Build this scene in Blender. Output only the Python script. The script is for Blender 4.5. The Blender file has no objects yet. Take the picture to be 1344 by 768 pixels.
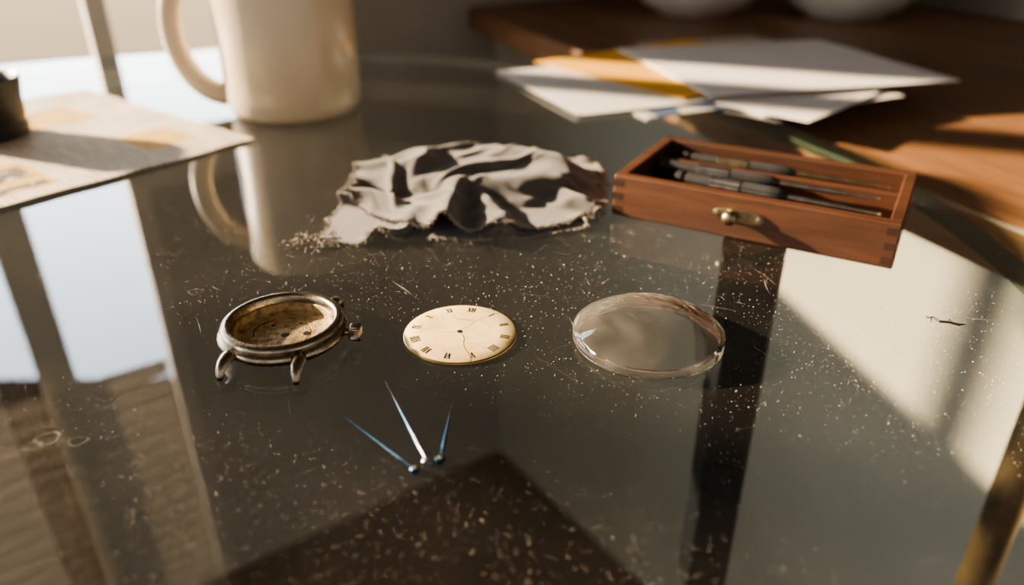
import bpy, bmesh, math, random
import numpy as np
from mathutils import Vector, Matrix, noise
random.seed(7)
S=0.001
scene=bpy.context.scene
col=scene.collection
try: scene.view_settings.look='AgX - Medium High Contrast'
except Exception as e: print(e)

# ---------------------------------------------------------------- materials
def newmat(name):
    m=bpy.data.materials.new(name); m.use_nodes=True
    nt=m.node_tree; nt.nodes.clear()
    out=nt.nodes.new('ShaderNodeOutputMaterial')
    return m,nt,out
def N(nt,t,**kw):
    n=nt.nodes.new(t)
    for k,v in kw.items(): setattr(n,k,v)
    return n
def ramp(nt,fac,stops,interp='LINEAR'):
    r=N(nt,'ShaderNodeValToRGB'); r.color_ramp.interpolation=interp
    e=r.color_ramp.elements
    while len(e)<len(stops): e.new(0.5)
    for i,(p,c) in enumerate(stops):
        e[i].position=p; e[i].color=(c[0],c[1],c[2],1) if not isinstance(c,(int,float)) else (c,c,c,1)
    nt.links.new(fac,r.inputs[0]); return r.outputs[0]
def coords(nt,scale=(1,1,1),rot=(0,0,0)):
    tc=N(nt,'ShaderNodeTexCoord'); mp=N(nt,'ShaderNodeMapping')
    mp.inputs['Scale'].default_value=scale; mp.inputs['Rotation'].default_value=rot
    nt.links.new(tc.outputs['Object'],mp.inputs[0]); return mp.outputs[0]
def pm(name,c1,c2=None,rough=0.5,metal=0.0,nscale=60,stretch=(1,1,1),bump=0.0,bscale=None,lo=0.35,hi=0.65,coat=0,spec=0.5,rough2=None,detail=6,sheen=0):
    m,nt,out=newmat(name)
    b=N(nt,'ShaderNodeBsdfPrincipled'); nt.links.new(b.outputs[0],out.inputs[0])
    b.inputs['Roughness'].default_value=rough; b.inputs['Metallic'].default_value=metal
    b.inputs['Coat Weight'].default_value=coat; b.inputs['Specular IOR Level'].default_value=spec
    b.inputs['Sheen Weight'].default_value=sheen
    if c2 is None: c2=tuple(x*0.85 for x in c1)
    v=coords(nt,stretch)
    nz=N(nt,'ShaderNodeTexNoise'); nz.inputs['Scale'].default_value=nscale; nz.inputs['Detail'].default_value=detail
    nt.links.new(v,nz.inputs[0])
    nt.links.new(ramp(nt,nz.outputs[0],[(lo,c1),(hi,c2)]),b.inputs['Base Color'])
    if rough2 is not None:
        nt.links.new(ramp(nt,nz.outputs[0],[(lo,rough),(hi,rough2)]),b.inputs['Roughness'])
    if bump>0:
        n2=N(nt,'ShaderNodeTexNoise'); n2.inputs['Scale'].default_value=bscale or nscale*3; n2.inputs['Detail'].default_value=5
        nt.links.new(v,n2.inputs[0])
        bp=N(nt,'ShaderNodeBump'); bp.inputs['Strength'].default_value=bump; bp.inputs['Distance'].default_value=0.001
        nt.links.new(n2.outputs[0],bp.inputs['Height']); nt.links.new(bp.outputs[0],b.inputs['Normal'])
    return m
def wood(name,c1,c2,scale=40,axis='X',rough=0.4,coat=0.0,rot=0):
    m,nt,out=newmat(name)
    b=N(nt,'ShaderNodeBsdfPrincipled'); nt.links.new(b.outputs[0],out.inputs[0])
    b.inputs['Roughness'].default_value=rough; b.inputs['Coat Weight'].default_value=coat; b.inputs['Coat Roughness'].default_value=0.25
    st={'X':(0.12,1,1),'Y':(1,0.12,1)}[axis]
    tc=N(nt,'ShaderNodeTexCoord'); mr=N(nt,'ShaderNodeMapping'); mr.inputs['Rotation'].default_value=(0,0,rot)
    mp=N(nt,'ShaderNodeMapping'); mp.inputs['Scale'].default_value=st
    nt.links.new(tc.outputs['Object'],mr.inputs[0]); nt.links.new(mr.outputs[0],mp.inputs[0])
    nz=N(nt,'ShaderNodeTexNoise'); nz.inputs['Scale'].default_value=scale; nz.inputs['Detail'].default_value=8; nz.inputs['Distortion'].default_value=0.6
    nt.links.new(mp.outputs[0],nz.inputs[0])
    n2=N(nt,'ShaderNodeTexNoise'); n2.inputs['Scale'].default_value=scale*8; n2.inputs['Detail'].default_value=4
    nt.links.new(mp.outputs[0],n2.inputs[0])
    mx=N(nt,'ShaderNodeMix',data_type='RGBA',blend_type='MULTIPLY'); mx.inputs[0].default_value=0.6
    nt.links.new(ramp(nt,nz.outputs[0],[(0.3,c1),(0.7,c2)]),mx.inputs[6])
    nt.links.new(ramp(nt,n2.outputs[0],[(0.35,(0.6,0.55,0.5)),(0.6,(1,1,1))]),mx.inputs[7])
    nt.links.new(mx.outputs[2],b.inputs['Base Color'])
    bp=N(nt,'ShaderNodeBump'); bp.inputs['Strength'].default_value=0.15; bp.inputs['Distance'].default_value=0.0005
    nt.links.new(n2.outputs[0],bp.inputs['Height']); nt.links.new(bp.outputs[0],b.inputs['Normal'])
    return m

def glass_top_mat():
    m,nt,out=newmat('table_glass')
    tr=N(nt,'ShaderNodeBsdfTransparent'); tr.inputs[0].default_value=(0.90,0.93,0.92,1)
    gl=N(nt,'ShaderNodeBsdfGlossy'); gl.inputs['Roughness'].default_value=0.012; gl.inputs[0].default_value=(1,1,1,1)
    fr=N(nt,'ShaderNodeFresnel'); fr.inputs[0].default_value=1.68
    geo=N(nt,'ShaderNodeNewGeometry'); inv=N(nt,'ShaderNodeMath',operation='SUBTRACT'); inv.inputs[0].default_value=1.0
    nt.links.new(geo.outputs['Backfacing'],inv.inputs[1])
    ff=N(nt,'ShaderNodeMath',operation='MULTIPLY'); nt.links.new(fr.outputs[0],ff.inputs[0]); nt.links.new(inv.outputs[0],ff.inputs[1])
    mx=N(nt,'ShaderNodeMixShader')
    nt.links.new(ff.outputs[0],mx.inputs[0]); nt.links.new(tr.outputs[0],mx.inputs[1]); nt.links.new(gl.outputs[0],mx.inputs[2])
    # thin film of dust / smears on the upper face
    v=coords(nt)
    n1=N(nt,'ShaderNodeTexNoise'); n1.inputs['Scale'].default_value=9; n1.inputs['Detail'].default_value=8
    n1.inputs['Distortion'].default_value=1.2; nt.links.new(v,n1.inputs[0])
    mu=N(nt,'ShaderNodeMath',operation='MULTIPLY')
    nt.links.new(ramp(nt,n1.outputs[0],[(0.35,0.003),(0.75,0.018)]),mu.inputs[0])
    nt.links.new(inv.outputs[0],mu.inputs[1])
    df=N(nt,'ShaderNodeBsdfDiffuse'); df.inputs[0].default_value=(0.75,0.7,0.62,1)
    m2=N(nt,'ShaderNodeMixShader'); nt.links.new(mu.outputs[0],m2.inputs[0])
    nt.links.new(mx.outputs[0],m2.inputs[1]); nt.links.new(df.outputs[0],m2.inputs[2])
    nt.links.new(m2.outputs[0],out.inputs[0]); return m
def glass_edge_mat():
    m,nt,out=newmat('table_glass_edge')
    tr=N(nt,'ShaderNodeBsdfTransparent'); tr.inputs[0].default_value=(0.30,0.40,0.37,1)
    gl=N(nt,'ShaderNodeBsdfGlossy'); gl.inputs[0].default_value=(0.55,0.7,0.66,1); gl.inputs['Roughness'].default_value=0.08
    mx=N(nt,'ShaderNodeMixShader'); mx.inputs[0].default_value=0.12
    nt.links.new(tr.outputs[0],mx.inputs[1]); nt.links.new(gl.outputs[0],mx.inputs[2]); nt.links.new(mx.outputs[0],out.inputs[0]); return m
def mix_transp(name,colr,a,lo=0.3):
    m,nt,out=newmat(name)
    tr=N(nt,'ShaderNodeBsdfTransparent'); df=N(nt,'ShaderNodeBsdfDiffuse'); df.inputs[0].default_value=(*colr,1)
    nz=N(nt,'ShaderNodeTexNoise'); nz.inputs['Scale'].default_value=150; nt.links.new(coords(nt),nz.inputs[0])
    mx=N(nt,'ShaderNodeMixShader'); nt.links.new(ramp(nt,nz.outputs[0],[(0.35,a*lo),(0.65,a)]),mx.inputs[0])
    nt.links.new(tr.outputs[0],mx.inputs[1]); nt.links.new(df.outputs[0],mx.inputs[2]); nt.links.new(mx.outputs[0],out.inputs[0]); return m
def crystal_mat():
    m,nt,out=newmat('crystal_acrylic')
    g=N(nt,'ShaderNodeBsdfGlass'); g.inputs['IOR'].default_value=1.5; g.inputs['Roughness'].default_value=0.02
    g.inputs[0].default_value=(1,0.99,0.97,1)
    v=coords(nt); nz=N(nt,'ShaderNodeTexNoise'); nz.inputs['Scale'].default_value=60; nz.inputs['Detail'].default_value=8; nz.inputs['Distortion'].default_value=1
    nt.links.new(v,nz.inputs[0])
    df=N(nt,'ShaderNodeBsdfDiffuse'); df.inputs[0].default_value=(0.85,0.8,0.7,1)
    mx=N(nt,'ShaderNodeMixShader'); nt.links.new(ramp(nt,nz.outputs[0],[(0.35,0.012),(0.7,0.06)]),mx.inputs[0])
    nt.links.new(g.outputs[0],mx.inputs[1]); nt.links.new(df.outputs[0],mx.inputs[2]); nt.links.new(mx.outputs[0],out.inputs[0]); return m
def dial_mat():
    m,nt,out=newmat('dial_enamel')
    b=N(nt,'ShaderNodeBsdfPrincipled'); b.inputs['Roughness'].default_value=0.42; nt.links.new(b.outputs[0],out.inputs[0])
    v=coords(nt)
    n1=N(nt,'ShaderNodeTexNoise'); n1.inputs['Scale'].default_value=90; n1.inputs['Detail'].default_value=6; n1.inputs['Distortion'].default_value=.8; nt.links.new(v,n1.inputs[0])
    n2=N(nt,'ShaderNodeTexNoise'); n2.inputs['Scale'].default_value=900; n2.inputs['Detail'].default_value=3; nt.links.new(v,n2.inputs[0])
    mx=N(nt,'ShaderNodeMix',data_type='RGBA',blend_type='MULTIPLY'); mx.inputs[0].default_value=1.0
    nt.links.new(ramp(nt,n1.outputs[0],[(0.38,(0.84,0.68,0.36)),(0.58,(0.76,0.58,0.28)),(0.75,(0.58,0.40,0.16))]),mx.inputs[6])
    nt.links.new(ramp(nt,n2.outputs[0],[(0.28,(0.55,0.42,0.28)),(0.36,(1,1,1))]),mx.inputs[7])
    nt.links.new(mx.outputs[2],b.inputs['Base Color']); return m
def paper_print_mat():
    m,nt,out=newmat('newsprint')
    b=N(nt,'ShaderNodeBsdfPrincipled'); b.inputs['Roughness'].default_value=0.85; nt.links.new(b.outputs[0],out.inputs[0])
    tc=N(nt,'ShaderNodeTexCoord'); 
    mp=N(nt,'ShaderNodeMapping'); mp.inputs['Scale'].default_value=(500,60,1); nt.links.new(tc.outputs['Object'],mp.inputs[0])
    nz=N(nt,'ShaderNodeTexNoise'); nz.inputs['Scale'].default_value=1; nz.inputs['Detail'].default_value=2; nt.links.new(mp.outputs[0],nz.inputs[0])
    sep=N(nt,'ShaderNodeSeparateXYZ'); nt.links.new(tc.outputs['Object'],sep.inputs[0])
    ln=N(nt,'ShaderNodeMath',operation='MULTIPLY'); ln.inputs[1].default_value=1700; nt.links.new(sep.outputs[0],ln.inputs[0])
    sn=N(nt,'ShaderNodeMath',operation='SINE'); nt.links.new(ln.outputs[0],sn.inputs[0])
    n3=N(nt,'ShaderNodeTexNoise'); n3.inputs['Scale'].default_value=22; nt.links.new(tc.outputs['Object'],n3.inputs[0])
    a=N(nt,'ShaderNodeMath',operation='MULTIPLY'); nt.links.new(ramp(nt,sn.outputs[0],[(0.3,0.0),(0.6,1.0)]),a.inputs[0]); nt.links.new(ramp(nt,nz.outputs[0],[(0.4,0.0),(0.5,1.0)]),a.inputs[1])
    c=N(nt,'ShaderNodeMath',operation='MULTIPLY'); nt.links.new(a.outputs[0],c.inputs[0]); nt.links.new(ramp(nt,n3.outputs[0],[(0.42,0.0),(0.5,0.75)]),c.inputs[1])
    mx=N(nt,'ShaderNodeMix',data_type='RGBA'); nt.links.new(c.outputs[0],mx.inputs[0])
    mx.inputs[6].default_value=(0.60,0.53,0.42,1); mx.inputs[7].default_value=(0.2,0.18,0.16,1)
    nt.links.new(mx.outputs[2],b.inputs['Base Color']); return m
def magazine_mat():
    m,nt,out=newmat('magazine_print')
    b=N(nt,'ShaderNodeBsdfPrincipled'); b.inputs['Roughness'].default_value=0.5; nt.links.new(b.outputs[0],out.inputs[0])
    vo=N(nt,'ShaderNodeTexVoronoi'); vo.inputs['Scale'].default_value=28; nt.links.new(coords(nt),vo.inputs[0])
    sp=N(nt,'ShaderNodeSeparateColor'); nt.links.new(vo.outputs['Color'],sp.inputs[0])
    nt.links.new(ramp(nt,sp.outputs[0],[(0,(0.5,0.46,0.4)),(0.3,(0.08,0.12,0.2)),(0.5,(0.6,0.4,0.1)),(0.65,(0.5,0.48,0.42)),(0.85,(0.12,0.16,0.2))],'CONSTANT'),b.inputs['Base Color'])
    return m

M={}
M['glass']=glass_top_mat(); M['edge']=glass_edge_mat()
M['dust']=pm('dust',(0.78,0.70,0.58),rough=0.9)
M['scratch']=mix_transp('scratch',(0.9,0.86,0.78),0.5)
M['stain']=mix_transp('dried_drop',(0.8,0.8,0.78),0.07,lo=0.1)
M['wall']=pm('wall_paint',(0.32,0.295,0.26),(0.285,0.26,0.23),rough=0.8,nscale=8)
M['knee']=pm('wall_paint_olive',(0.41,0.385,0.32),(0.37,0.35,0.29),rough=0.8,nscale=8)
M['ceil']=pm('ceiling_paint',(0.22,0.2,0.17),rough=0.9)
M['floor']=wood('floor_wood',(0.10,0.048,0.025),(0.05,0.026,0.016),scale=12,rough=0.5)
M['counter']=wood('counter_wood',(0.32,0.165,0.078),(0.14,0.07,0.032),scale=22,rough=0.45,rot=math.radians(68))
M['boxwood']=wood('box_wood',(0.115,0.047,0.022),(0.055,0.022,0.011),scale=60,rough=0.5,coat=0.1)
M['boxjoint']=wood('box_joint_wood',(0.05,0.021,0.011),(0.034,0.014,0.008),scale=90,axis='Y',rough=0.5)
M['ceramic']=pm('mug_ceramic',(0.62,0.54,0.42),(0.52,0.43,0.31),rough=0.22,nscale=14,coat=0.4)
M['bowl']=pm('bowl_ceramic',(0.75,0.72,0.66),rough=0.3,nscale=14)
M['trim']=pm('trim_paint',(0.66,0.62,0.55),(0.6,0.56,0.5),rough=0.5,nscale=20)
M['leg']=pm('leg_metal',(0.012,0.014,0.018),(0.02,0.022,0.026),rough=0.35,metal=0.5,nscale=30)
M['brasspost']=pm('post_brass',(0.35,0.24,0.12),(0.2,0.14,0.08),rough=0.35,metal=0.9,nscale=30)
M['case']=pm('case_worn_brass',(0.42,0.36,0.28),(0.18,0.15,0.115),rough=0.24,rough2=0.38,metal=1.0,nscale=240,bump=0.08,bscale=900,lo=0.42,hi=0.72)
M['casein']=pm('case_inside_brass',(0.54,0.41,0.22),(0.20,0.14,0.075),rough=0.45,rough2=0.7,metal=0.25,nscale=420,bump=0.5,bscale=1500,lo=0.42,hi=0.72)
M['black']=pm('black_hole',(0.008,0.006,0.005),rough=0.6)
M['dial']=dial_mat()
M['dialrim']=pm('dial_rim_brass',(0.55,0.38,0.16),rough=0.35,metal=1,nscale=200)
M['ink']=pm('dial_ink',(0.012,0.010,0.008),rough=0.5)
M['crack']=pm('dial_crack',(0.05,0.03,0.015),rough=0.8)
M['crystal']=crystal_mat()
M['blue']=pm('blued_steel',(0.04,0.10,0.17),(0.02,0.055,0.11),rough=0.28,metal=0.9,nscale=200)
M['steel']=pm('hand_steel',(0.40,0.45,0.50),(0.16,0.24,0.33),rough=0.3,metal=1,nscale=90)
M['hub']=pm('hub_brass',(0.6,0.5,0.35),rough=0.25,metal=1,nscale=300)
M['brass']=pm('latch_brass',(0.36,0.30,0.20),(0.19,0.155,0.10),rough=0.38,metal=1,nscale=300)
M['toolblack']=pm('tool_black',(0.045,0.045,0.047),rough=0.35,nscale=200)
M['toolsteel']=pm('tool_steel',(0.5,0.49,0.47),(0.3,0.3,0.3),rough=0.3,metal=1,nscale=200)
M['toolgold']=pm('tool_brass',(0.42,0.35,0.24),(0.26,0.21,0.14),rough=0.35,metal=1,nscale=200)
M['cloth']=pm('cloth_grey',(0.112,0.106,0.099),(0.096,0.091,0.085),rough=0.95,nscale=45,bump=0.35,bscale=1500,sheen=0.3,spec=0.05)
M['thread']=pm('cloth_thread',(0.27,0.245,0.215),rough=0.95,nscale=200,spec=0.05)
M['white']=pm('envelope_paper',(0.76,0.73,0.70),(0.72,0.69,0.66),rough=0.7,nscale=30)
M['white2']=pm('letter_paper',(0.66,0.64,0.61),(0.6,0.58,0.54),rough=0.7,nscale=30)
M['manila']=pm('manila_paper',(0.80,0.44,0.07),(0.72,0.38,0.06),rough=0.7,nscale=30)
M['news']=paper_print_mat()
M['newsyel']=pm('newsprint_yellow',(0.62,0.40,0.10),(0.50,0.31,0.07),rough=0.85,nscale=160)
M['newsblk']=pm('newsprint_black',(0.08,0.07,0.06),(0.5,0.4,0.25),rough=0.85,nscale=120,lo=0.5,hi=0.6)
M['mag']=magazine_mat()
M['loupe']=pm('loupe_plastic',(0.018,0.017,0.017),rough=0.45,nscale=100)
def blind_mat():
    m,nt,out=newmat('blind_fabric')
    d=N(nt,'ShaderNodeBsdfDiffuse'); t=N(nt,'ShaderNodeBsdfTranslucent')
    nz=N(nt,'ShaderNodeTexNoise'); nz.inputs['Scale'].default_value=40; nt.links.new(coords(nt,(0.1,1,6)),nz.inputs[0])
    c=ramp(nt,nz.outputs[0],[(0.3,(0.50,0.47,0.42)),(0.7,(0.66,0.62,0.56))])
    nt.links.new(c,d.inputs[0]); nt.links.new(c,t.inputs[0])
    mx=N(nt,'ShaderNodeMixShader'); mx.inputs[0].default_value=0.5
    nt.links.new(d.outputs[0],mx.inputs[1]); nt.links.new(t.outputs[0],mx.inputs[2]); nt.links.new(mx.outputs[0],out.inputs[0]); return m
M['blind']=blind_mat()

# ---------------------------------------------------------------- mesh helpers (all in mm)
def obj(name,vf,mats,parent=None,smooth=False,loc=(0,0,0),rz=0,rot=None,midx=None,auto=None):
    v,f=vf
    me=bpy.data.meshes.new(name); me.from_pydata([(a*S,b*S,c*S) for a,b,c in v],[],f)
    if not isinstance(mats,(list,tuple)): mats=[mats]
    for m in mats: me.materials.append(m)
    if midx:
        for p,i in zip(me.polygons,midx): p.material_index=i
    bm=bmesh.new(); bm.from_mesh(me); bmesh.ops.recalc_face_normals(bm,faces=bm.faces); bm.to_mesh(me); bm.free()
    if smooth or auto:
        for p in me.polygons: p.use_smooth=True
    if auto:
        me.set_sharp_from_angle(angle=math.radians(auto))
    o=bpy.data.objects.new(name,me); col.objects.link(o)
    o.location=[x*S for x in loc]; o.rotation_euler=rot if rot else (0,0,rz)
    if parent: o.parent=parent
    return o
def empty(name,loc=(0,0,0),rz=0,rot=None):
    e=bpy.data.objects.new(name,None); e.empty_display_size=0.02; col.objects.link(e)
    e.location=[x*S for x in loc]; e.rotation_euler=rot if rot else (0,0,rz); return e
def join(*parts):
    V=[];F=[]
    for v,f in parts:
        o=len(V); V+=list(v); F+=[tuple(i+o for i in q) for q in f]
    return V,F
def box(x0,x1,y0,y1,z0,z1):
    v=[(x0,y0,z0),(x1,y0,z0),(x1,y1,z0),(x0,y1,z0),(x0,y0,z1),(x1,y0,z1),(x1,y1,z1),(x0,y1,z1)]
    f=[(0,3,2,1),(4,5,6,7),(0,1,5,4),(1,2,6,5),(2,3,7,6),(3,0,4,7)]
    return v,f
def prism(pts,z0,z1):
    n=len(pts); v=[(x,y,z0) for x,y in pts]+[(x,y,z1) for x,y in pts]
    f=[tuple(range(n-1,-1,-1)),tuple(range(n,2*n))]+[(i,(i+1)%n,n+(i+1)%n,n+i) for i in range(n)]
    return v,f
def lathe(prof,seg=64,fn=None):
    V=[];F=[];rings=[]
    for r,z in prof:
        if r<1e-6: rings.append([len(V)]); V.append((0,0,z))
        else:
            ids=[]
            for k in range(seg):
                a=2*math.pi*k/seg; rr=r if fn is None else fn(r,z,a)
                ids.append(len(V)); V.append((rr*math.cos(a),rr*math.sin(a),z))
            rings.append(ids)
    for A,B in zip(rings,rings[1:]):
        for k in range(seg):
            k2=(k+1)%seg
            if len(A)==1 and len(B)==1: continue
            if len(A)==1: F.append((A[0],B[k],B[k2]))
            elif len(B)==1: F.append((A[k],B[0],A[k2]))
            else: F.append((A[k],B[k],B[k2],A[k2]))
    return V,F
def xform(vf,mat):
    v,f=vf; return [tuple(mat@Vector(p)) for p in v],f
def tube(path,rads,seg=10,flat=1.0,closed=False):
    V=[];F=[];n=len(path); P=[Vector(p) for p in path]
    up=Vector((0,0,1)); prev=None
    for i in range(n):
        if closed: t=(P[(i+1)%n]-P[i-1])
        else: t=(P[min(i+1,n-1)]-P[max(i-1,0)])
        if t.length<1e-9: t=Vector((1,0,0))
        t.normalize()
        if prev is None:
            a=t.cross(up)
            if a.length<1e-3: a=t.cross(Vector((0,1,0)))
            a.normalize()
        else:
            a=prev-t*prev.dot(t)
            if a.length<1e-6: a=t.cross(Vector((0.3,1,0.2)))
            a.normalize()
        prev=a; b=t.cross(a)
        r=rads[i] if isinstance(rads,(list,tuple)) else rads
        for k in range(seg):
            th=2*math.pi*k/seg
            V.append(tuple(P[i]+a*math.cos(th)*r+b*math.sin(th)*r*flat))
    m=n if closed else n-1
    for i in range(m):
        j=(i+1)%n
        for k in range(seg):
            F.append((i*seg+k,i*seg+(k+1)%seg,j*seg+(k+1)%seg,j*seg+k))
    if not closed:
        F.append(tuple(range(seg-1,-1,-1))); F.append(tuple((n-1)*seg+k for k in range(seg)))
    return V,F
def bevel(o,w,seg=2):
    b=o.modifiers.new('b','BEVEL'); b.width=w*S; b.segments=seg; b.limit_method='ANGLE'; b.angle_limit=math.radians(40)

# ---------------------------------------------------------------- room
FLOOR=-750; CEIL=1650; SILL=-50; WE=1430
obj('floor',box(-3200,2600,-2400,2600,FLOOR-40,FLOOR),M['floor'],rz=0)
obj('ceiling',box(-3200,2600,-2400,2600,CEIL,CEIL+40),M['ceil'])
C=(-23,1057)
WR=math.atan2(-.579,-.815)   # local x runs along the wall away from the corner, local +y is into the room
wl=join(box(-760,325,-50,0,FLOOR,CEIL),box(WE,2700,-50,0,FLOOR,CEIL),box(325,WE,-50,0,FLOOR,SILL),box(470,WE,-50,0,900,CEIL),
        box(325,470,-50,0,125,CEIL))  # wall above the low opening added for the sun patch
obj('wall_left',wl,M['wall'],loc=(C[0],C[1],0),rz=WR)
win=empty('window_1',(C[0],C[1],0),WR)
fr=[box(480,WE,-45,-15,SILL,SILL+12),box(480,WE,-45,-15,880,900),box(WE-12,WE,-45,-15,SILL,900),
    box(579,615,-47,-13,SILL,900),box(1040,1062,-47,-13,SILL,900)]
o=obj('sash',join(*fr),M['trim'],parent=win)
cs=[box(460,480,-14,6,SILL,945),box(WE,WE+45,0,14,SILL-45,945),box(460,WE+45,0,14,900,945),box(285,WE+55,-12,20,SILL-12,SILL),box(285,WE+45,0,12,SILL-55,SILL-12)]
o=obj('casing',join(*cs),M['trim'],parent=win); bevel(o,2)
sl=[]
for i in range(22):
    z=392+i*23.5
    b=box(484,WE-14,-1,1,-13,13)
    sl.append(xform(b,Matrix.Translation((0,-4,z))@Matrix.Rotation(math.radians(18),4,'X')))
obj('blind_slats',join(*sl),M['blind'],parent=win)
w2=empty('added_low_window',(C[0],C[1],0),WR)  # low opening added so the sun reaches more of the right wall
o=obj('added_opening_frame',join(box(285,325,0,12,SILL,165),box(325,460,0,12,125,165),box(325,333,-45,-15,SILL,125),box(325,460,-45,-15,118,125),box(325,460,-45,-15,SILL,SILL+12)),M['trim'],parent=w2)

kr=math.atan2(-.815,.579)
obj('wall_right',box(0,1900,0,90,FLOOR,-38),M['knee'],loc=(C[0],C[1],0),rz=kr)
f=Vector((.362,-.932)); n=Vector((.932,.362))
off=Vector((.579,-.815))*3
P1=Vector((-57,1033))+off; P2=Vector((414,1368))+off; P3=P2+f*1600; P4=P1+f*1600
ctr=empty('wooden_counter',(0,0,0))
o=obj('counter_top',prism([tuple(P1),tuple(P2),tuple(P3),tuple(P4)],-37,-12),M['counter'],parent=ctr); bevel(o,2)
P5=P2+n*80; P6=P3+n*80
obj('wall_back',prism([tuple(P2+n*1),tuple(P5),tuple(P6),tuple(P3+n*1)],FLOOR,CEIL),M['wall'])
obj('counter_post',tube([(255,297,FLOOR),(255,297,-37.2)],9,seg=24),M['brasspost'],parent=ctr,auto=40)

# ---------------------------------------------------------------- glass table
TC=(-190,290); R=380
tab=empty('glass_table',(TC[0],TC[1],0))
prof=[(0,-10),(R-1.2,-10),(R,-8.8),(R,-1.2),(R-1.2,0),(0,0)]
v,fc=lathe(prof,seg=220)
mid=[]
for q in fc:
    rr=[math.hypot(v[i][0],v[i][1]) for i in q]
    mid.append(1 if min(rr)>R-2 else 0)
obj('table_top',(v,fc),[M['glass'],M['edge']],parent=tab,midx=mid)
for i,(x,y) in enumerate([(291,0),(-201,209),(-120,-265)]):
    o=obj('leg_%d'%(i+1),box(x-10.5,x+10.5,y-10.5,y+10.5,FLOOR,-11),M['leg'],parent=tab); bevel(o,2)
    obj('leg_pad_%d'%(i+1),lathe([(0,-13),(13,-13),(13,-10.2),(0,-10.2)],32),M['leg'],parent=tab,loc=(x,y,0))
def flakes(n,xr,yr,smin,smax,z=0.12,cl=None,pw=4,cf=.08):
    V=[];F=[]
    for _ in range(n):
        if cl and random.random()<cf:
            c=random.choice(cl); x=random.gauss(c[0],c[2]); y=random.gauss(c[1],c[2])
        else:
            y=yr[0]+(yr[1]-yr[0])*random.random()**1.1; x=random.uniform(*xr)*(.45+.55*min(1,y/260))
        if math.hypot(x-TC[0],y-TC[1])>R-6: continue
        s=smin+(smax-smin)*random.random()**pw; a=random.random()*6.28; k=len(V); e=random.uniform(.6,1)
        s*=min(1,.30+.70*(y/210))
        m=random.choice([4,5,6]); tx,ty=random.uniform(-.9,.3),random.uniform(-.5,.5)
        for q in range(m):
            th=a+6.28*q/m; r=s*random.uniform(.6,1)
            dx,dy=r*math.cos(th),r*e*math.sin(th)
            V.append((x+dx-TC[0],y+dy-TC[1],z+s*1.2+dx*-tx+dy*ty))
        F.append(tuple(range(k,k+m)))
    return V,F
cl=[(-110,250,25),(60,190,30),(-60,240,20),(110,200,30),(0,120,30),(-30,230,25),(60,260,20),(20,235,14),(90,180,14)]
obj('dust_specks',join(flakes(17000,(-230,190),(95,390),.08,.16,cl=cl,pw=1.6),flakes(1500,(-230,190),(95,390),.14,.24,cl=cl,pw=3)),M['dust'],parent=tab)
V=[];F=[]
def scratch(x,y,a,L,w,curv):
    k0=len(V); nn=10; px,py=x,y
    for i in range(nn+1):
        t=i/nn; ww=w*math.sin(math.pi*min(max(t,.03),.97))
        V.append((px-math.sin(a)*ww-TC[0],py+math.cos(a)*ww-TC[1],.14)); V.append((px+math.sin(a)*ww-TC[0],py-math.cos(a)*ww-TC[1],.14+ww*1.2))
        px+=math.cos(a)*L/nn; py+=math.sin(a)*L/nn; a+=curv/nn
    for i in range(nn):
        k=k0+2*i; F.append((k,k+1,k+3,k+2))
for _ in range(240):
    x=random.uniform(-170,160); y=random.uniform(140,330)
    scratch(x,y,random.uniform(0,6.28),random.choice([3,4,6,9,14]),random.uniform(.014,.03),random.uniform(-.4,.4))
for x,y,a,L in [(5,190,-.9,22),(62,205,-.35,45),(-33,225,2.2,14),(-95,200,2.0,12),(70,215,-.6,70),(20,240,-1.0,16),(-60,168,-1.3,10),(20,205,-.9,12),(-86,250,1.2,22),(45,262,-1.1,18),(12,182,-.95,18),(-78,262,1.3,18),(-20,262,-1.2,16),(28,200,-.8,20),(-96,235,.5,16),(-130,260,.9,20)]:
    scratch(x,y,a,L,.055,.1)
obj('scratches',(V,F),M['scratch'],parent=tab)
parts=[]
for x,y,r in [(-107,228,2.4),(-115,150,2.8),(-117,147,1.8),(-107,149,2.2)]:
    p=[]
    for k in range(40):
        a=2*math.pi*k/40; rr=r*(1+.12*math.sin(3*a+x)); p.append((x+rr*math.cos(a)-TC[0],y+rr*.8*math.sin(a)-TC[1],.12))
    parts.append(tube(p,.28,seg=6,flat=.3,closed=True))
obj('dried_drops',join(*parts),M['stain'],parent=tab)

# ---------------------------------------------------------------- mug
mug=empty('coffee_mug',(-133,470,0.1))
prof=[(0,2.5),(30,2.5),(31,0),(34,0),(37.5,2.2),(39.3,6),(40,14),(40.2,50),(40.4,92),(39.8,95),(38.2,95.6),(36.6,94),(36.3,60),(36,14),(33,8),(0,7)]
obj('cup',lathe(prof,96),M['ceramic'],parent=mug,auto=60)
pts=[];rd=[]
for i in range(25):
    a=math.radians(68+224*i/24)
    x=-37+ 26*math.cos(a); z=48+37*math.sin(a)
    pts.append((x-2,-1,z)); rd.append(5.8+ (1.6 if i in(0,24) else .8 if i in (1,23) else 0))
obj('handle',tube(pts,rd,seg=20,flat=1.15),M['ceramic'],parent=mug,smooth=True,rz=math.radians(6))

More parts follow.
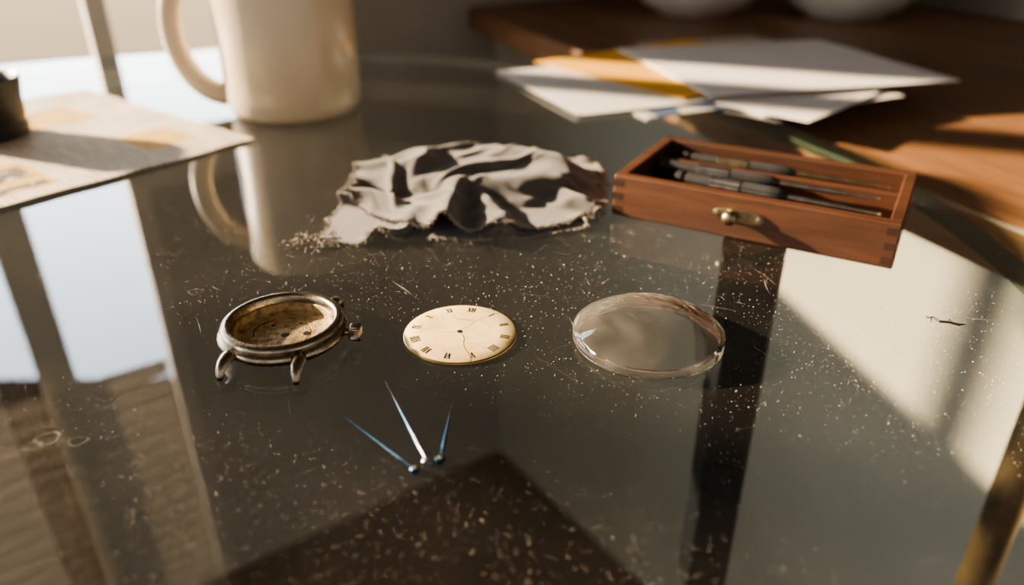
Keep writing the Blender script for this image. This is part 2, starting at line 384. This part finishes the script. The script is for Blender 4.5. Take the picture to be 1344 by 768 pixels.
# ---------------------------------------------------------------- watch case
wc=empty('watch_case',(-68,196,0),math.radians(-5))
prof=[(0,1.2),(13,1.2),(16,1.6),(18.0,2.8),(18.9,4.0),(18.9,4.9),(18.3,5.7),(17.4,6.1),(17.4,6.4),(17.8,6.9),(17.6,7.6),(16.9,8.1),(15.9,8.3),(15.3,8.0),(15.0,7.4),(14.7,6.7),(14.5,5.0),(14.4,2.8)]
obj('case_body',lathe(prof,128,fn=lambda r,z,a:r*(1+.003*noise.noise(Vector((math.cos(a)*3,math.sin(a)*3,z*.4))))),M['case'],parent=wc,auto=50)
obj('case_back',lathe([(14.5,5.8),(13.9,5.6),(13.8,3.4),(13.2,3.0),(8,2.9),(7.9,2.75),(7.6,2.75),(7.5,2.9),(0,2.9)],96),M['casein'],parent=wc,auto=40)
for i,(x,y,r) in enumerate([(.5,-1,1.0),(6.5,.5,.9),(-5,4,.5),(3,6,.4)]):
    obj('case_hole_%d'%(i+1),lathe([(0,3.02),(r,3.02),(r*1.25,2.95)],24),M['black'],parent=wc,loc=(x,y,0))
arc=[( -3+6.5*math.cos(a),1+6.5*math.sin(a),3.0) for a in [2.2+i*.12 for i in range(14)]]
obj('case_groove',tube(arc,.16,seg=6),M['black'],parent=wc)
def lug(sx,sy):
    path=[(sx*9.6,sy*14.5,4.4),(sx*10.2,sy*17.2,4.6),(sx*10.5,sy*19.4,4.1),(sx*10.7,sy*21.0,2.9),(sx*10.8,sy*21.9,1.5),(sx*10.8,sy*22.2,.35)]
    return tube(path,[2.3,2.1,1.75,1.4,1.1,.75],seg=12,flat=.8)
for i,(a,b) in enumerate([(1,-1),(-1,-1),(1,1),(-1,1)]):
    obj('lug_%d'%(i+1),lug(a,b),M['case'],parent=wc,smooth=True)
obj('crown_stem',xform(lathe([(0,0),(1.1,0),(1.1,4),(0,4)],24),Matrix.Translation((17.8,0,4.4))@Matrix.Rotation(math.pi/2,4,'Y')),M['case'],parent=wc)
kn=lathe([(0,0),(2.0,0),(2.5,.4),(2.6,1),(2.6,3),(2.4,3.5),(1.6,3.8),(0,3.9)],96,fn=lambda r,z,a:r*(1+(.05*math.cos(a*24) if .3<z<3.3 else 0)))
obj('crown',xform(kn,Matrix.Translation((20.0,0,4.4))@Matrix.Rotation(math.pi/2,4,'Y')),M['case'],parent=wc,auto=50)

# ---------------------------------------------------------------- dial
dl=empty('watch_dial',(-15.8,199.7,0.1),math.radians(-12))
v,fc=lathe([(0,0),(17.0,0),(17.25,.3),(17.2,.75),(16.9,.95),(12,1.15),(1.0,1.25),(.9,1.0),(0,.9)],120)
mid=[1 if max(math.hypot(v[i][0],v[i][1]) for i in q)>17.1 or v[q[0]][2]<.1 else 0 for q in fc]
obj('dial_plate',(v,fc),[M['dial'],M['dialrim']],parent=dl,midx=mid,auto=40)
obj('dial_hole',lathe([(0,1.27),(.75,1.27),(.85,1.22)],24),M['black'],parent=dl)
def zt(r): return 1.29-.1*max(0,r-1)/11 if r<12 else 1.19-.2*(r-12)/4.9
V=[];F=[]
def stroke(x0,y0,x1,y1,w):
    L=math.hypot(x1-x0,y1-y0); m=max(1,int(L/.8))
    d=Vector((x1-x0,y1-y0)); d.normalize(); p=Vector((-d.y,d.x))*w/2
    for i in range(m):
        a=i/m; b=(i+1)/m; k=len(V)
        ax,ay=x0+(x1-x0)*a,y0+(y1-y0)*a; bx_,by_=x0+(x1-x0)*b,y0+(y1-y0)*b
        for (x,y) in [(ax+p.x,ay+p.y),(ax-p.x,ay-p.y),(bx_-p.x,by_-p.y),(bx_+p.x,by_+p.y)]:
            V.append((x,y,zt(math.hypot(x,y))))
        F.append((k,k+1,k+2,k+3))
num=['XII','I','II','III','IIII','V','VI','VII','VIII','IX','X','XI']
wd={'I':.72,'V':1.15,'X':1.25}
NH=1.3
for h,t in enumerate(num):
    ang=math.pi/2-h*math.pi/6; c,s=math.cos(ang),math.sin(ang)
    W=sum(wd[ch] for ch in t); x=-W/2
    def T(lx,ly):
        r=13.9+ly; return (c*r+s*lx, s*r-c*lx)
    for ch in t:
        w=wd[ch]
        if ch=='I': segs=[((x+w/2,-NH),(x+w/2,NH),.45)]
        elif ch=='V': segs=[((x+.1,NH),(x+w/2,-NH),.45),((x+w-.1,NH),(x+w/2,-NH),.2)]
        else: segs=[((x+.1,NH),(x+w-.1,-NH),.45),((x+w-.1,NH),(x+.1,-NH),.2)]
        for a,b,ww in segs: stroke(*T(*a),*T(*b),ww)
        x+=w
    stroke(*T(-W/2,NH),*T(W/2,NH),.12); stroke(*T(-W/2,-NH),*T(W/2,-NH),.12)
for k in range(14):
    x=-2.2+k*.32; stroke(x,7.2+.15*math.sin(k*2.3),x+.22,7.4+.25*math.sin(k*1.7),.14)
obj('numerals',(V,F),M['ink'],parent=dl)
V=[];F=[]
def crack(pts,w):
    for a,b in zip(pts,pts[1:]):
        m=((a[0]+b[0])/2+random.uniform(-.3,.3),(a[1]+b[1])/2+random.uniform(-.3,.3))
        stroke(*a,*m,w); stroke(*m,*b,w)
crack([(0,.8),(2.2,4.0),(3.4,8),(6,11),(8.8,14.2)],.11)
crack([(.5,-.8),(2.4,-4),(3.4,-8),(6.4,-12.5),(7.2,-15.2)],.16)
crack([(-.8,-.2),(-5,-1.6),(-9,-1.2),(-13,-3)],.06)
crack([(3,-6.5),(7,-6),(10,-8.5)],.06)
crack([(2.4,4.2),(-2,6),(-5,9.5)],.06)
obj('cracks',(V,F),M['crack'],parent=dl)

# ---------------------------------------------------------------- crystal (domed shell)
cr=empty('watch_crystal',(41,197.5,0.1))
Rc=22.6
out=[];inn=[]
for i in range(25):
    t=i/24; r=Rc*.985*(1-t); out.append((r,3.6+7.4*(1-(1-t)**2.1)))
for i in range(24):
    t=i/23; r=(Rc-2.5)*t; inn.append((r,1.6+7.4*(1-t**2.1)))
prof=inn+[(Rc-2.3,0.15),(Rc-.5,0.0),(Rc,.45),(Rc,3.2)]+out
v,fc=lathe(prof,128)
obj('crystal_dome',(v,fc),M['crystal'],parent=cr,auto=35)
V=[];F=[]
def zc(r): return 3.6+7.4*(1-min(1,(r/(Rc*.985)))**2.1)+.03
for _ in range(90):
    x,y=random.gauss(1,8),random.gauss(7,6); a=random.uniform(-.2,2.2); L=random.uniform(2,8); w=random.uniform(.014,.03)
    k0=len(V)
    for i in range(9):
        t=i/8; ww=w*math.sin(math.pi*min(max(t,.05),.95)); r=math.hypot(x,y)
        if r>20: x*=20/r; y*=20/r; r=20
        V.append((x-math.sin(a)*ww,y+math.cos(a)*ww,zc(r))); V.append((x+math.sin(a)*ww,y-math.cos(a)*ww,zc(r)+.01)); x+=math.cos(a)*L/8; y+=math.sin(a)*L/8; a+=.03
    for i in range(8):
        k=k0+2*i; F.append((k,k+1,k+3,k+2))
obj('crystal_scratches',(V,F),M['scratch'],parent=cr)

# ---------------------------------------------------------------- hands
def hand(name,base,tip,w,mat,hubr):
    b=Vector(base); t=Vector(tip); d=t-b; L=d.length; a=math.atan2(d.y,d.x)
    e=empty(name,(b.x,b.y,0.1),a)
    zs=.45
    prof=[(hubr*.6,w*.45),(L*.14,w*.5),(L*.22,w*.75),(L*.45,w*.6),(L*.8,w*.3),(L,.05)]
    V=[];F=[]
    for x,h in prof: V+=[(x,-h,zs),(x,0,zs+.3),(x,h,zs),(x,0,zs-.15)]
    for i in range(len(prof)-1):
        for k in range(4): F.append((4*i+k,4*i+(k+1)%4,4*i+4+(k+1)%4,4*i+4+k))
    F.append((0,1,2,3)); F.append(tuple(4*(len(prof)-1)+k for k in (3,2,1,0)))
    obj('blade',(V,F),mat,parent=e)
    obj('hub',lathe([(hubr*.45,0),(hubr,0),(hubr*1.05,.3),(hubr,.95),(hubr*.8,1.15),(hubr*.5,1.15),(hubr*.45,.9),(hubr*.45,0)],40),mat,parent=e,auto=40)
    obj('bushing',lathe([(0,.05),(hubr*.44,.05),(hubr*.44,1.5),(hubr*.3,1.7),(0,1.7)],24),M['hub'],parent=e,auto=40)
    return e
hand('watch_hand',(-22.6,137.9),(-44.8,159.9),.42,M['blue'],1.15)
hand('watch_hand',(-20.2,140.8),(-34.8,174.0),.52,M['steel'],1.1)
hand('watch_hand',(-17.0,141.3),(-15.8,164.0),.65,M['blue'],1.2)

# ---------------------------------------------------------------- wooden tool box
by=math.radians(-29.6)
bx=empty('wooden_tool_box',(104.5,299,0.1),by)
L2,W2,H,T=54,32,17.5,4.5
o=obj('front',box(-L2,L2,-W2,-W2+T,0,H),M['boxwood'],parent=bx); bevel(o,.7)
o=obj('back',box(-L2,L2,W2-T,W2,0,H),M['boxwood'],parent=bx); bevel(o,.7)
o=obj('end_1',box(-L2+.05,-L2+T,-W2+T-.3,W2-T+.3,0.05,H-.05),M['boxwood'],parent=bx); bevel(o,.5)
o=obj('end_2',box(L2-T,L2-.05,-W2+T-.3,W2-T+.3,0.05,H-.05),M['boxwood'],parent=bx); bevel(o,.5)
obj('bottom',box(-L2+1,L2-1,-W2+1,W2-1,0.3,3),M['boxwood'],parent=bx)
o=obj('divider',box(-L2+T,L2-T,8,10.5,3,H-3),M['boxwood'],parent=bx); bevel(o,.4)
jt=[]
for sx in(-1,1):
    for sy in (-1,1):
        for k in range(3):
            z=1.5+k*5.6
            x0,x1=(L2-T,L2+.06) if sx>0 else (-L2-.06,-L2+T)
            y0,y1=(W2-T,W2+.06) if sy>0 else (-W2-.06,-W2+T)
            jt.append(box(x0,x1,y0,y1,z,z+2.9))
obj('finger_joints',join(*jt),M['boxjoint'],parent=bx)
ft=math.pi/2
pl=[]
for k in range(40):
    a=2*math.pi*k/40; pl.append((10*math.copysign(abs(math.cos(a))**.7,math.cos(a)),2.7*math.copysign(abs(math.sin(a))**.8,math.sin(a))))
o=obj('latch_plate',xform(prism(pl,0,.7),Matrix.Translation((-2,-W2,9.5))@Matrix.Rotation(ft,4,'X')),M['brass'],parent=bx); bevel(o,.3)
obj('latch_knob',xform(lathe([(0,0),(2.0,0),(1.5,1.0),(1.6,1.6),(2.5,2.4),(2.9,3.6),(2.6,4.7),(1.5,5.5),(0,5.7)],40),Matrix.Translation((-4.5,-W2-.6,9.5))@Matrix.Rotation(ft,4,'X')),M['brass'],parent=bx,auto=50)
for i,x in enumerate((-10,6)):
    obj('latch_screw_%d'%(i+1),xform(lathe([(0,0),(1.2,0),(1.0,.5),(0,.7)],20),Matrix.Translation((x,-W2-.7,9.5))@Matrix.Rotation(ft,4,'X')),M['brass'],parent=bx,auto=50)
def tool(name,x0,y0,x1,y1,z,r,mh,mt):
    d=Vector((x1-x0,y1-y0)); L=d.length; a=math.atan2(d.y,d.x)
    e=empty(name,(x0,y0,z)); e.rotation_euler=(0,0,a); e.parent=bx
    Rm=Matrix.Rotation(math.pi/2,4,'Y')
    hl=L*.55
    kn=lambda rr,z_,a_: rr*(1+(.06*math.cos(a_*12) if (hl*.4<z_<hl*.97) else 0))
    pr=[(0,0),(r*.5,0),(r*.95,.8),(r*.95,3),(r*.6,3.6),(r*.6,4.6),(r,5.2)]+[(r,5.2+(hl-7)*k/8) for k in range(1,9)]+[(r*.7,hl),(r*.45,hl+2)]
    obj('handle',xform(lathe(pr,48,fn=kn),Rm),mh,parent=e,auto=40)
    obj('knurl',xform(lathe([(r*.8,hl*.34),(r*1.1,hl*.35),(r*1.1,hl*.62),(r*.8,hl*.63)],48,fn=lambda rr,z_,a_:rr*(1+.04*math.cos(a_*16))),Rm),mt,parent=e,auto=40)
    obj('shaft',xform(lathe([(0,hl),(r*.42,hl+.5),(r*.42,L*.82),(r*.25,L*.86),(r*.22,L-2),(r*.3,L-1),(0,L)],24),Rm),mt,parent=e,auto=40)
tool('screwdriver_1',-47,3,44,4.5,13.0,2.5,M['toolblack'],M['toolsteel'])
tool('screwdriver_2',-36,-7,46,-11,12.2,2.9,M['toolblack'],M['toolsteel'])
tool('screwdriver_3',-42,19,46,20,13.0,2.3,M['toolblack'],M['toolgold'])
tool('screwdriver_4',-20,-20,46,-19,8.0,2.6,M['toolgold'],M['toolsteel'])

# ---------------------------------------------------------------- papers
def sheet(name,c,u,lu,lv,z,mat,thick=.5,amp=.5,seed=0):
    u=Vector(u).normalized(); nx,ny=24,18
    a=math.atan2(u.y,u.x); V=[];F=[]
    for k in (0,1):
        for j in range(ny+1):
            for i in range(nx+1):
                x=lu*i/nx; y=lv*j/ny
                zz=amp*(1+noise.noise(Vector((x*.012+seed,y*.012,seed))))
                V.append((x,y,zz+k*thick))
    st=(nx+1)*(ny+1)
    for j in range(ny):
        for i in range(nx):
            p=j*(nx+1)+i; F.append((p,p+nx+1,p+nx+2,p+1)); q=p+st; F.append((q,q+1,q+nx+2,q+nx+1))
    for i in range(nx):
        F.append((i,i+1,i+1+st,i+st)); p=ny*(nx+1)+i; F.append((p+1,p,p+st,p+1+st))
    for j in range(ny):
        p=j*(nx+1); F.append((p+nx+1,p,p+st,p+nx+1+st)); p+=nx; F.append((p,p+nx+1,p+nx+1+st,p+st))
    return obj(name,(V,F),mat,loc=(c[0],c[1],z),rz=a,auto=40)
sheet('magazine',(80,447),(.9,.43),190,120,0.1,M['mag'],thick=.6,seed=1,amp=.3)
sheet('letter_sheet',(40,449),(.923,.384),215,135,1.4,M['white2'],thick=.4,seed=2,amp=.4)
sheet('manila_envelope',(108,484),(.795,.606),170,149,2.7,M['manila'],thick=.5,seed=3,amp=.4)
sheet('white_envelope',(126,486),(.972,.235),186,166,4.0,M['white'],thick=.8,seed=4,amp=.5)
sheet('white_envelope',(172,436),(.70,.71),105,62,1.0,M['white'],thick=.6,seed=5,amp=.4)
sheet('letter_sheet',(150,452),(.9,.43),120,60,-.1,M['white2'],thick=.5,seed=8,amp=.3)
sheet('magazine',(165,640),(.93,.36),130,125,-11.5,M['mag'],thick=2,seed=6,amp=.3)

# newspaper
A=Vector((-137,402)); u=Vector((-.62,-.785)).normalized()
news=empty('folded_newspaper',(A.x,A.y,0),math.atan2(u.y,u.x))
def npage(name,z,lu,lv,ox,oy,seed,rot=0,mats=None):
    nx,ny=80,70; V=[];F=[];mid=[]
    for k in(0,1):
        for j in range(ny+1):
            for i in range(nx+1):
                x=lu*i/nx; y=-lv*j/ny
                ex=2.6*noise.noise(Vector((y*.03,seed,0)))+.8*noise.noise(Vector((y*.15,seed,0))) if i==0 else 0
                ey=2.2*noise.noise(Vector((x*.03,seed,5))) if j==0 else 0
                zz=.45*(1+noise.noise(Vector((x*.012+seed,y*.018,seed))))+.45*(1+noise.noise(Vector((x*.05,y*.035,seed+3))))
                V.append((x+ox+ex,y-oy+ey,z+zz+k*.15))
    st=(nx+1)*(ny+1)
    for j in range(ny):
        for i in range(nx):
            p=j*(nx+1)+i; F.append((p,p+nx+1,p+nx+2,p+1)); mid.append(0); q=p+st; F.append((q,q+1,q+nx+2,q+nx+1))
            m=0
            if mats:
                x=lu*(i+.5)/nx; y=lv*(j+.5)/ny
                for (x0,x1,y0,y1,mi) in mats:
                    if x0<x<x1 and y0<y<y1: m=mi
            mid.append(m)
    for i in range(nx):
        F.append((i,i+1,i+1+st,i+st)); p=ny*(nx+1)+i; F.append((p+1,p,p+st,p+1+st)); mid+=[0,0]
    for j in range(ny):
        p=j*(nx+1); F.append((p+nx+1,p,p+st,p+nx+1+st)); p+=nx; F.append((p,p+nx+1,p+nx+1+st,p+st)); mid+=[0,0]
    obj(name,(V,F),[M['news'],M['newsyel'],M['newsblk']],parent=news,midx=mid,auto=50,rz=rot)
npage('page_1',0.0,250,190,3,1,1,-.012)
npage('page_2',.7,248,188,1,2,7,0.008,[(20,48,25,60,1),(95,140,10,60,1),(98,137,14,22,2),(100,120,30,52,2),(90,150,95,98,2),(30,80,110,150,1),(160,200,60,120,2)])

lp=empty('watchmakers_loupe',(-286,405,2.7))
obj('eyecup',lathe([(0,0),(20,0),(22,.8),(22.5,3),(22.5,6),(21.6,7),(21.6,9),(22.3,10),(22.8,20),(24.2,28),(24.4,30),(23.4,30.6),(22.3,29.5),(20.5,12),(0,11)],80),M['loupe'],parent=lp,auto=40)
obj('lens',lathe([(0,10.9),(19,10.9),(19.5,11.6),(12,13.6),(0,14.4)],64),M['crystal'],parent=lp,auto=40)

def bowl(x,y):
    b=empty('ceramic_bowl',(x,y,-12),0)
    obj('bowl_shell',lathe([(0,3),(34,3),(36,0),(44,0),(46,3),(62,10),(76,26),(84,48),(87,66),(85.5,68),(83.5,66),(80,48),(72,30),(58,15),(40,9),(0,8)],96),M['bowl'],parent=b,auto=60)
bowl(224,990); bowl(398,965)

pp=[(131,209.5,.5),(133,209.2,.9),(134,207,.6),(136.5,206.2,.8),(139,205,.6),(141.5,205.5,.4)]
lt=empty('lint_fluff',(0,0,0))
obj('lint',join(tube(pp,[.12,.3,.4,.35,.4,.1],seg=6),tube([(131.5,211,.4),(132,208.2,.8),(131.2,206.8,.4)],[.1,.2,.1],seg=6),tube([(136,206,.5),(137.5,208,.9),(138,206.4,.4)],[.1,.15,.1],seg=6)),M['black'],parent=lt)

# ---------------------------------------------------------------- cloth : gathered & draped with a small position-based solver (mm)
CC=Vector((-15,318))
cl_=empty('polishing_cloth',(CC.x,CC.y,0))
def hsm(x,a,b):
    t=np.clip((x-a)/(b-a),0,1); return t*t*(3-2*t)
def pbd(quad,nx,ny,comp,caxis,hfun,seed,steps=260,iters=14,bulge=0,spacing=4,zstart=3,stiff=.30):
    rng=np.random.RandomState(seed)
    u,v=np.meshgrid(np.linspace(0,1,nx+1),np.linspace(0,1,ny+1))
    c00,c10,c11,c01=[np.array(q,float) for q in quad]
    tx=(c00[0]*(1-u)+c10[0]*u)*(1-v)+(c01[0]*(1-u)+c11[0]*u)*v
    ty=(c00[1]*(1-u)+c10[1]*u)*(1-v)+(c01[1]*(1-u)+c11[1]*u)*v
    ty=ty-bulge*np.sin(np.pi*u)*(1-v)
    def fld(s,sc):
        g=np.zeros_like(u)
        for j in range(u.shape[0]):
            for i in range(u.shape[1]): g[j,i]=noise.noise(Vector((tx[j,i]*sc,ty[j,i]*sc,s)))
        return g
    tx=tx+7*fld(seed+.3,.03); ty=ty+7*fld(seed+5.3,.03)
    ca,sa=math.cos(caxis),math.sin(caxis)
    mx,my=tx.mean(),ty.mean()
    a=(tx-mx)*ca+(ty-my)*sa; b=-(tx-mx)*sa+(ty-my)*ca
    a2=a*comp[0]; b2=b*comp[1]
    X=np.stack([mx+a2*ca-b2*sa,my+a2*sa+b2*ca,np.zeros_like(a)],-1)
    X[...,2]=hfun(X[...,0],X[...,1])+zstart+1.2*fld(seed+9,.06)
    start=X.copy()
    P=X.copy(); Vv=np.zeros_like(X)
    flat=start.copy(); flat[...,2]=0
    def rest(dj,di):
        A=flat[:flat.shape[0]-dj, :flat.shape[1]-di] if di>=0 else flat[:flat.shape[0]-dj,-di:]
        B=flat[dj:, di:] if di>=0 else flat[dj:, :di]
        return np.linalg.norm(B-A,axis=-1)
    cons=[]
    for dj,di,k in [(0,1,1.0),(1,0,1.0),(1,1,.45),(1,-1,.45),(0,2,stiff),(2,0,stiff),(0,4,stiff*.25),(4,0,stiff*.25)]:
        cons.append((dj,di,k,rest(dj,di)))
    anc=np.zeros(u.shape,bool)
    for j in range(0,ny+1,max(1,ny//spacing)):
        for i in range(0,nx+1,max(1,nx//spacing)):
            jj=min(max(j+(rng.randint(-3,4) if 0<j<ny-2 else 0),0),ny); ii=min(max(i+(rng.randint(-3,4) if 0<i<nx-2 else 0),0),nx)
            anc[jj,ii]=True
    for c in [(0,0),(0,nx),(ny,0),(ny,nx)]: anc[c]=True
    tgt=np.stack([tx,ty],-1)+rng.uniform(-4,4,u.shape+(2,))
    for s in range(steps):
        t=min(1.0,s/(steps*.7)); t=t*t*(3-2*t)
        Vv*=.93; Vv[...,2]-=.055
        Q=P+Vv; old=P
        for it in range(iters):
            for dj,di,k,L in cons:
                J=Q.shape[0]-dj; I=Q.shape[1]-abs(di)
                if di>=0: sA=(slice(0,J),slice(0,I)); sB=(slice(dj,None),slice(di,None))
                else: sA=(slice(0,J),slice(-di,None)); sB=(slice(dj,None),slice(0,I))
                d=Q[sB]-Q[sA]; l=np.linalg.norm(d,axis=-1)+1e-9
                w=.5*k*.5*(l-L)/l
                cor=d*w[...,None]
                D=np.zeros_like(Q); D[sA]+=cor; D[sB]-=cor
                Q=Q+D
            cur=(start[...,:2]*(1-t)+tgt*t)
            Q[anc,:2]+= (cur[anc]-Q[anc,:2])*.5
            h=hfun(Q[...,0],Q[...,1])+.7
            pen=Q[...,2]<h
            Q[...,2]=np.where(pen,h,Q[...,2])
        vel=Q-old
        vel[...,:2]*=np.where(pen,.55,1.0)[...,None]
        vel=np.clip(vel,-1.5,1.5)
        P=Q; Vv=vel
    return P
def raster(P,extra=.9,blur=2):
    g=np.zeros((140,140))
    for a_ in np.linspace(0,1,3,endpoint=False):
        for b_ in np.linspace(0,1,3,endpoint=False):
            Q=(P[:-1,:-1]*(1-a_)*(1-b_)+P[1:,:-1]*a_*(1-b_)+P[:-1,1:]*(1-a_)*b_+P[1:,1:]*a_*b_)
            ix=np.clip(Q[...,0].astype(int)+70,0,139); iy=np.clip(Q[...,1].astype(int)+70,0,139)
            np.maximum.at(g,(iy.ravel(),ix.ravel()),Q[...,2].ravel()+extra)
    for _ in range(blur):
        g=(g+np.roll(g,1,0)+np.roll(g,-1,0)+np.roll(g,1,1)+np.roll(g,-1,1))/5
    return g
def sample(g,x,y):
    fx=np.clip(x+69.5,0,138.4); fy=np.clip(y+69.5,0,138.4); ix=fx.astype(int); iy=fy.astype(int); ax=fx-ix; ay=fy-iy
    return g[iy,ix]*(1-ax)*(1-ay)+g[iy,ix+1]*ax*(1-ay)+g[iy+1,ix]*(1-ax)*ay+g[iy+1,ix+1]*ax*ay
th=[]
def finish(name,P,iters=1,fray=3,fl=1.0):
    for _ in range(iters):
        Q=P.copy(); Q[1:-1,1:-1]=P[1:-1,1:-1]*.5+.125*(P[:-2,1:-1]+P[2:,1:-1]+P[1:-1,:-2]+P[1:-1,2:])
        P=Q
    ny,nx=P.shape[0]-1,P.shape[1]-1; W=nx+1
    CV=[tuple(map(float,(p[0],p[1],max(p[2],.6)))) for p in P.reshape(-1,3)]
    F=[(j*W+i,j*W+i+1,(j+1)*W+i+1,(j+1)*W+i) for j in range(ny) for i in range(nx)]
    o=obj(name,(CV,F),M['cloth'],parent=cl_,smooth=True)
    sd=o.modifiers.new('s','SOLIDIFY'); sd.thickness=.0009; sd.offset=0
    ss=o.modifiers.new('ss','SUBSURF'); ss.levels=1; ss.render_levels=2
    per=[i for i in range(W)]+[j*W+nx for j in range(1,ny+1)]+[ny*W+i for i in range(nx-1,-1,-1)]+[j*W for j in range(ny-1,0,-1)]
    ctrp=sum((Vector(CV[k]) for k in per),Vector((0,0,0)))/len(per)
    loop=[]
    for k in range(len(per)):
        a,b=Vector(CV[per[k]]),Vector(CV[per[(k+1)%len(per)]])
        for s_ in range(3): loop.append(a.lerp(b,s_/3))
    obj(name+'_hem',tube([tuple(p) for p in loop],[.5+.22*noise.noise(Vector((i*.25,iters,0))) for i in range(len(loop))],seg=6,closed=True),M['thread'],parent=cl_,smooth=True)
    for k,p0 in enumerate(loop):
        t=(loop[(k+1)%len(loop)]-loop[k-1]).normalized(); q=t.cross(Vector((0,0,1)))
        if q.dot(p0-ctrp)<0: q=-q
        for _ in range(fray):
            p=p0+Vector((random.uniform(-.3,.3),random.uniform(-.3,.3),random.uniform(-.3,.3))); L=random.choice([.7,1.0,1.4,2.0])*fl
            d=q+Vector((random.uniform(-.9,.9),random.uniform(-.9,.9),random.uniform(-.6,.6))); pts=[tuple(p)]
            for s_ in range(4):
                p=p+d.normalized()*L/4; d=d.normalized()+Vector((random.uniform(-.7,.7),random.uniform(-.7,.7),random.uniform(-.7,.3)))
                if p.z<.25: p.z=.25; d.z=abs(d.z)*.2
                pts.append(tuple(p))
            th.append(tube(pts,.13,seg=4))
def base1(x,y): return 2.5*np.exp(-((x-5)/38)**2-((y-12)/26)**2)
L1=pbd([(-60,-50),(46,-37),(55,50),(-50,46)],74,66,(1.13,1.08),math.radians(25),base1,3,bulge=5,spacing=7,stiff=.25)
g1=raster(L1)
def base2(x,y):
    z=9.5*hsm(1.25-((x-3)/50)**2-((y-16)/33)**2,0,.9)
    z=z+11*np.exp(-((x+11-.06*(y+40))/5.5)**2)*hsm(y,-62,-50)*(1-hsm(y,-22,-2)*.9)*(1-hsm(y,-14,8))
    r=np.hypot(x+33,(y-17)*1.1)
    z=z+5.5*np.exp(-((r-9)/3.4)**2)
    z=z+2.5*np.exp(-(((x-20)*.35+(y-30))/6)**2)*np.exp(-((x-20)/35)**2)
    return np.maximum(z,sample(g1,x,y))
L2_=pbd([(-54,-14),(52,-20),(55,49),(-50,46)],84,68,(1.12,1.07),math.radians(-35),base2,11,bulge=26,spacing=7,zstart=4,stiff=.28)
finish('lower_fold',L1,2,fray=4,fl=1.3)
finish('upper_fold',L2_,3,fray=4,fl=1.0)
for _ in range(60):
    p=Vector((random.uniform(-62,-50),random.uniform(-54,-46),1.2)); pts=[tuple(p)]; a=random.uniform(2.6,4.0)
    for s_ in range(9):
        a+=random.uniform(-.8,.8); p=p+Vector((math.cos(a),math.sin(a)*.7,0))*1.5; p.z=random.uniform(.3,1.8); pts.append(tuple(p))
    th.append(tube(pts,.16,seg=4))
obj('fray_threads',join(*th),M['thread'],parent=cl_)

# ---------------------------------------------------------------- light
D=Vector((1.149,-.41,-.37))
sl=bpy.data.lights.new('sun','SUN'); sl.energy=32; sl.color=(1,.76,.50); sl.angle=math.radians(1.6)
so=bpy.data.objects.new('sun',sl); col.objects.link(so); so.rotation_euler=D.to_track_quat('-Z','Y').to_euler(); so.location=(-2,1.5,1.5)
w=bpy.data.worlds.new('world'); scene.world=w; w.use_nodes=True; nt=w.node_tree; nt.nodes.clear()
out=N(nt,'ShaderNodeOutputWorld'); bg=N(nt,'ShaderNodeBackground'); nt.links.new(bg.outputs[0],out.inputs[0])
tc=N(nt,'ShaderNodeTexCoord'); sp=N(nt,'ShaderNodeSeparateXYZ'); nt.links.new(tc.outputs['Generated'],sp.inputs[0])
mr=N(nt,'ShaderNodeMapRange'); mr.inputs[1].default_value=-.3; mr.inputs[2].default_value=.6; nt.links.new(sp.outputs[2],mr.inputs[0])
sky=ramp(nt,mr.outputs[0],[(0,(.35,.25,.15)),(.24,(.80,.60,.38)),(.36,(1.0,.85,.65)),(.44,(1,1,1)),(.8,(.8,.9,1))])
dt=N(nt,'ShaderNodeVectorMath',operation='DOT_PRODUCT'); dt.inputs[1].default_value=(-.579,.815,0); nt.links.new(tc.outputs['Generated'],dt.inputs[0])
sf=ramp(nt,dt.outputs['Value'],[(0.0,0.0),(0.35,1.0)])
up_=ramp(nt,mr.outputs[0],[(.3,.18),(.46,1.0)])
st_=N(nt,'ShaderNodeMath',operation='MULTIPLY'); st_.inputs[1].default_value=9.4; nt.links.new(up_,st_.inputs[0])
vs=N(nt,'ShaderNodeVectorMath',operation='SCALE'); nt.links.new(sky,vs.inputs[0]); nt.links.new(st_.outputs[0],vs.inputs['Scale'])
mx=N(nt,'ShaderNodeMix',data_type='RGBA'); nt.links.new(sf,mx.inputs[0]); mx.inputs[6].default_value=(.70,.64,.575,1)
nt.links.new(vs.outputs[0],mx.inputs[7]); nt.links.new(mx.outputs[2],bg.inputs[0])

# ---------------------------------------------------------------- camera
cd=bpy.data.cameras.new('camera'); cam=bpy.data.objects.new('camera',cd); col.objects.link(cam)
cd.lens=26.786; cd.sensor_width=36; cd.clip_start=.005; cd.clip_end=30
cam.location=(0,0,.120); cam.rotation_euler=(math.radians(90-27.8),0,0)
cd.dof.use_dof=True; cd.dof.focus_distance=.228; cd.dof.aperture_fstop=6.5
scene.camera=cam
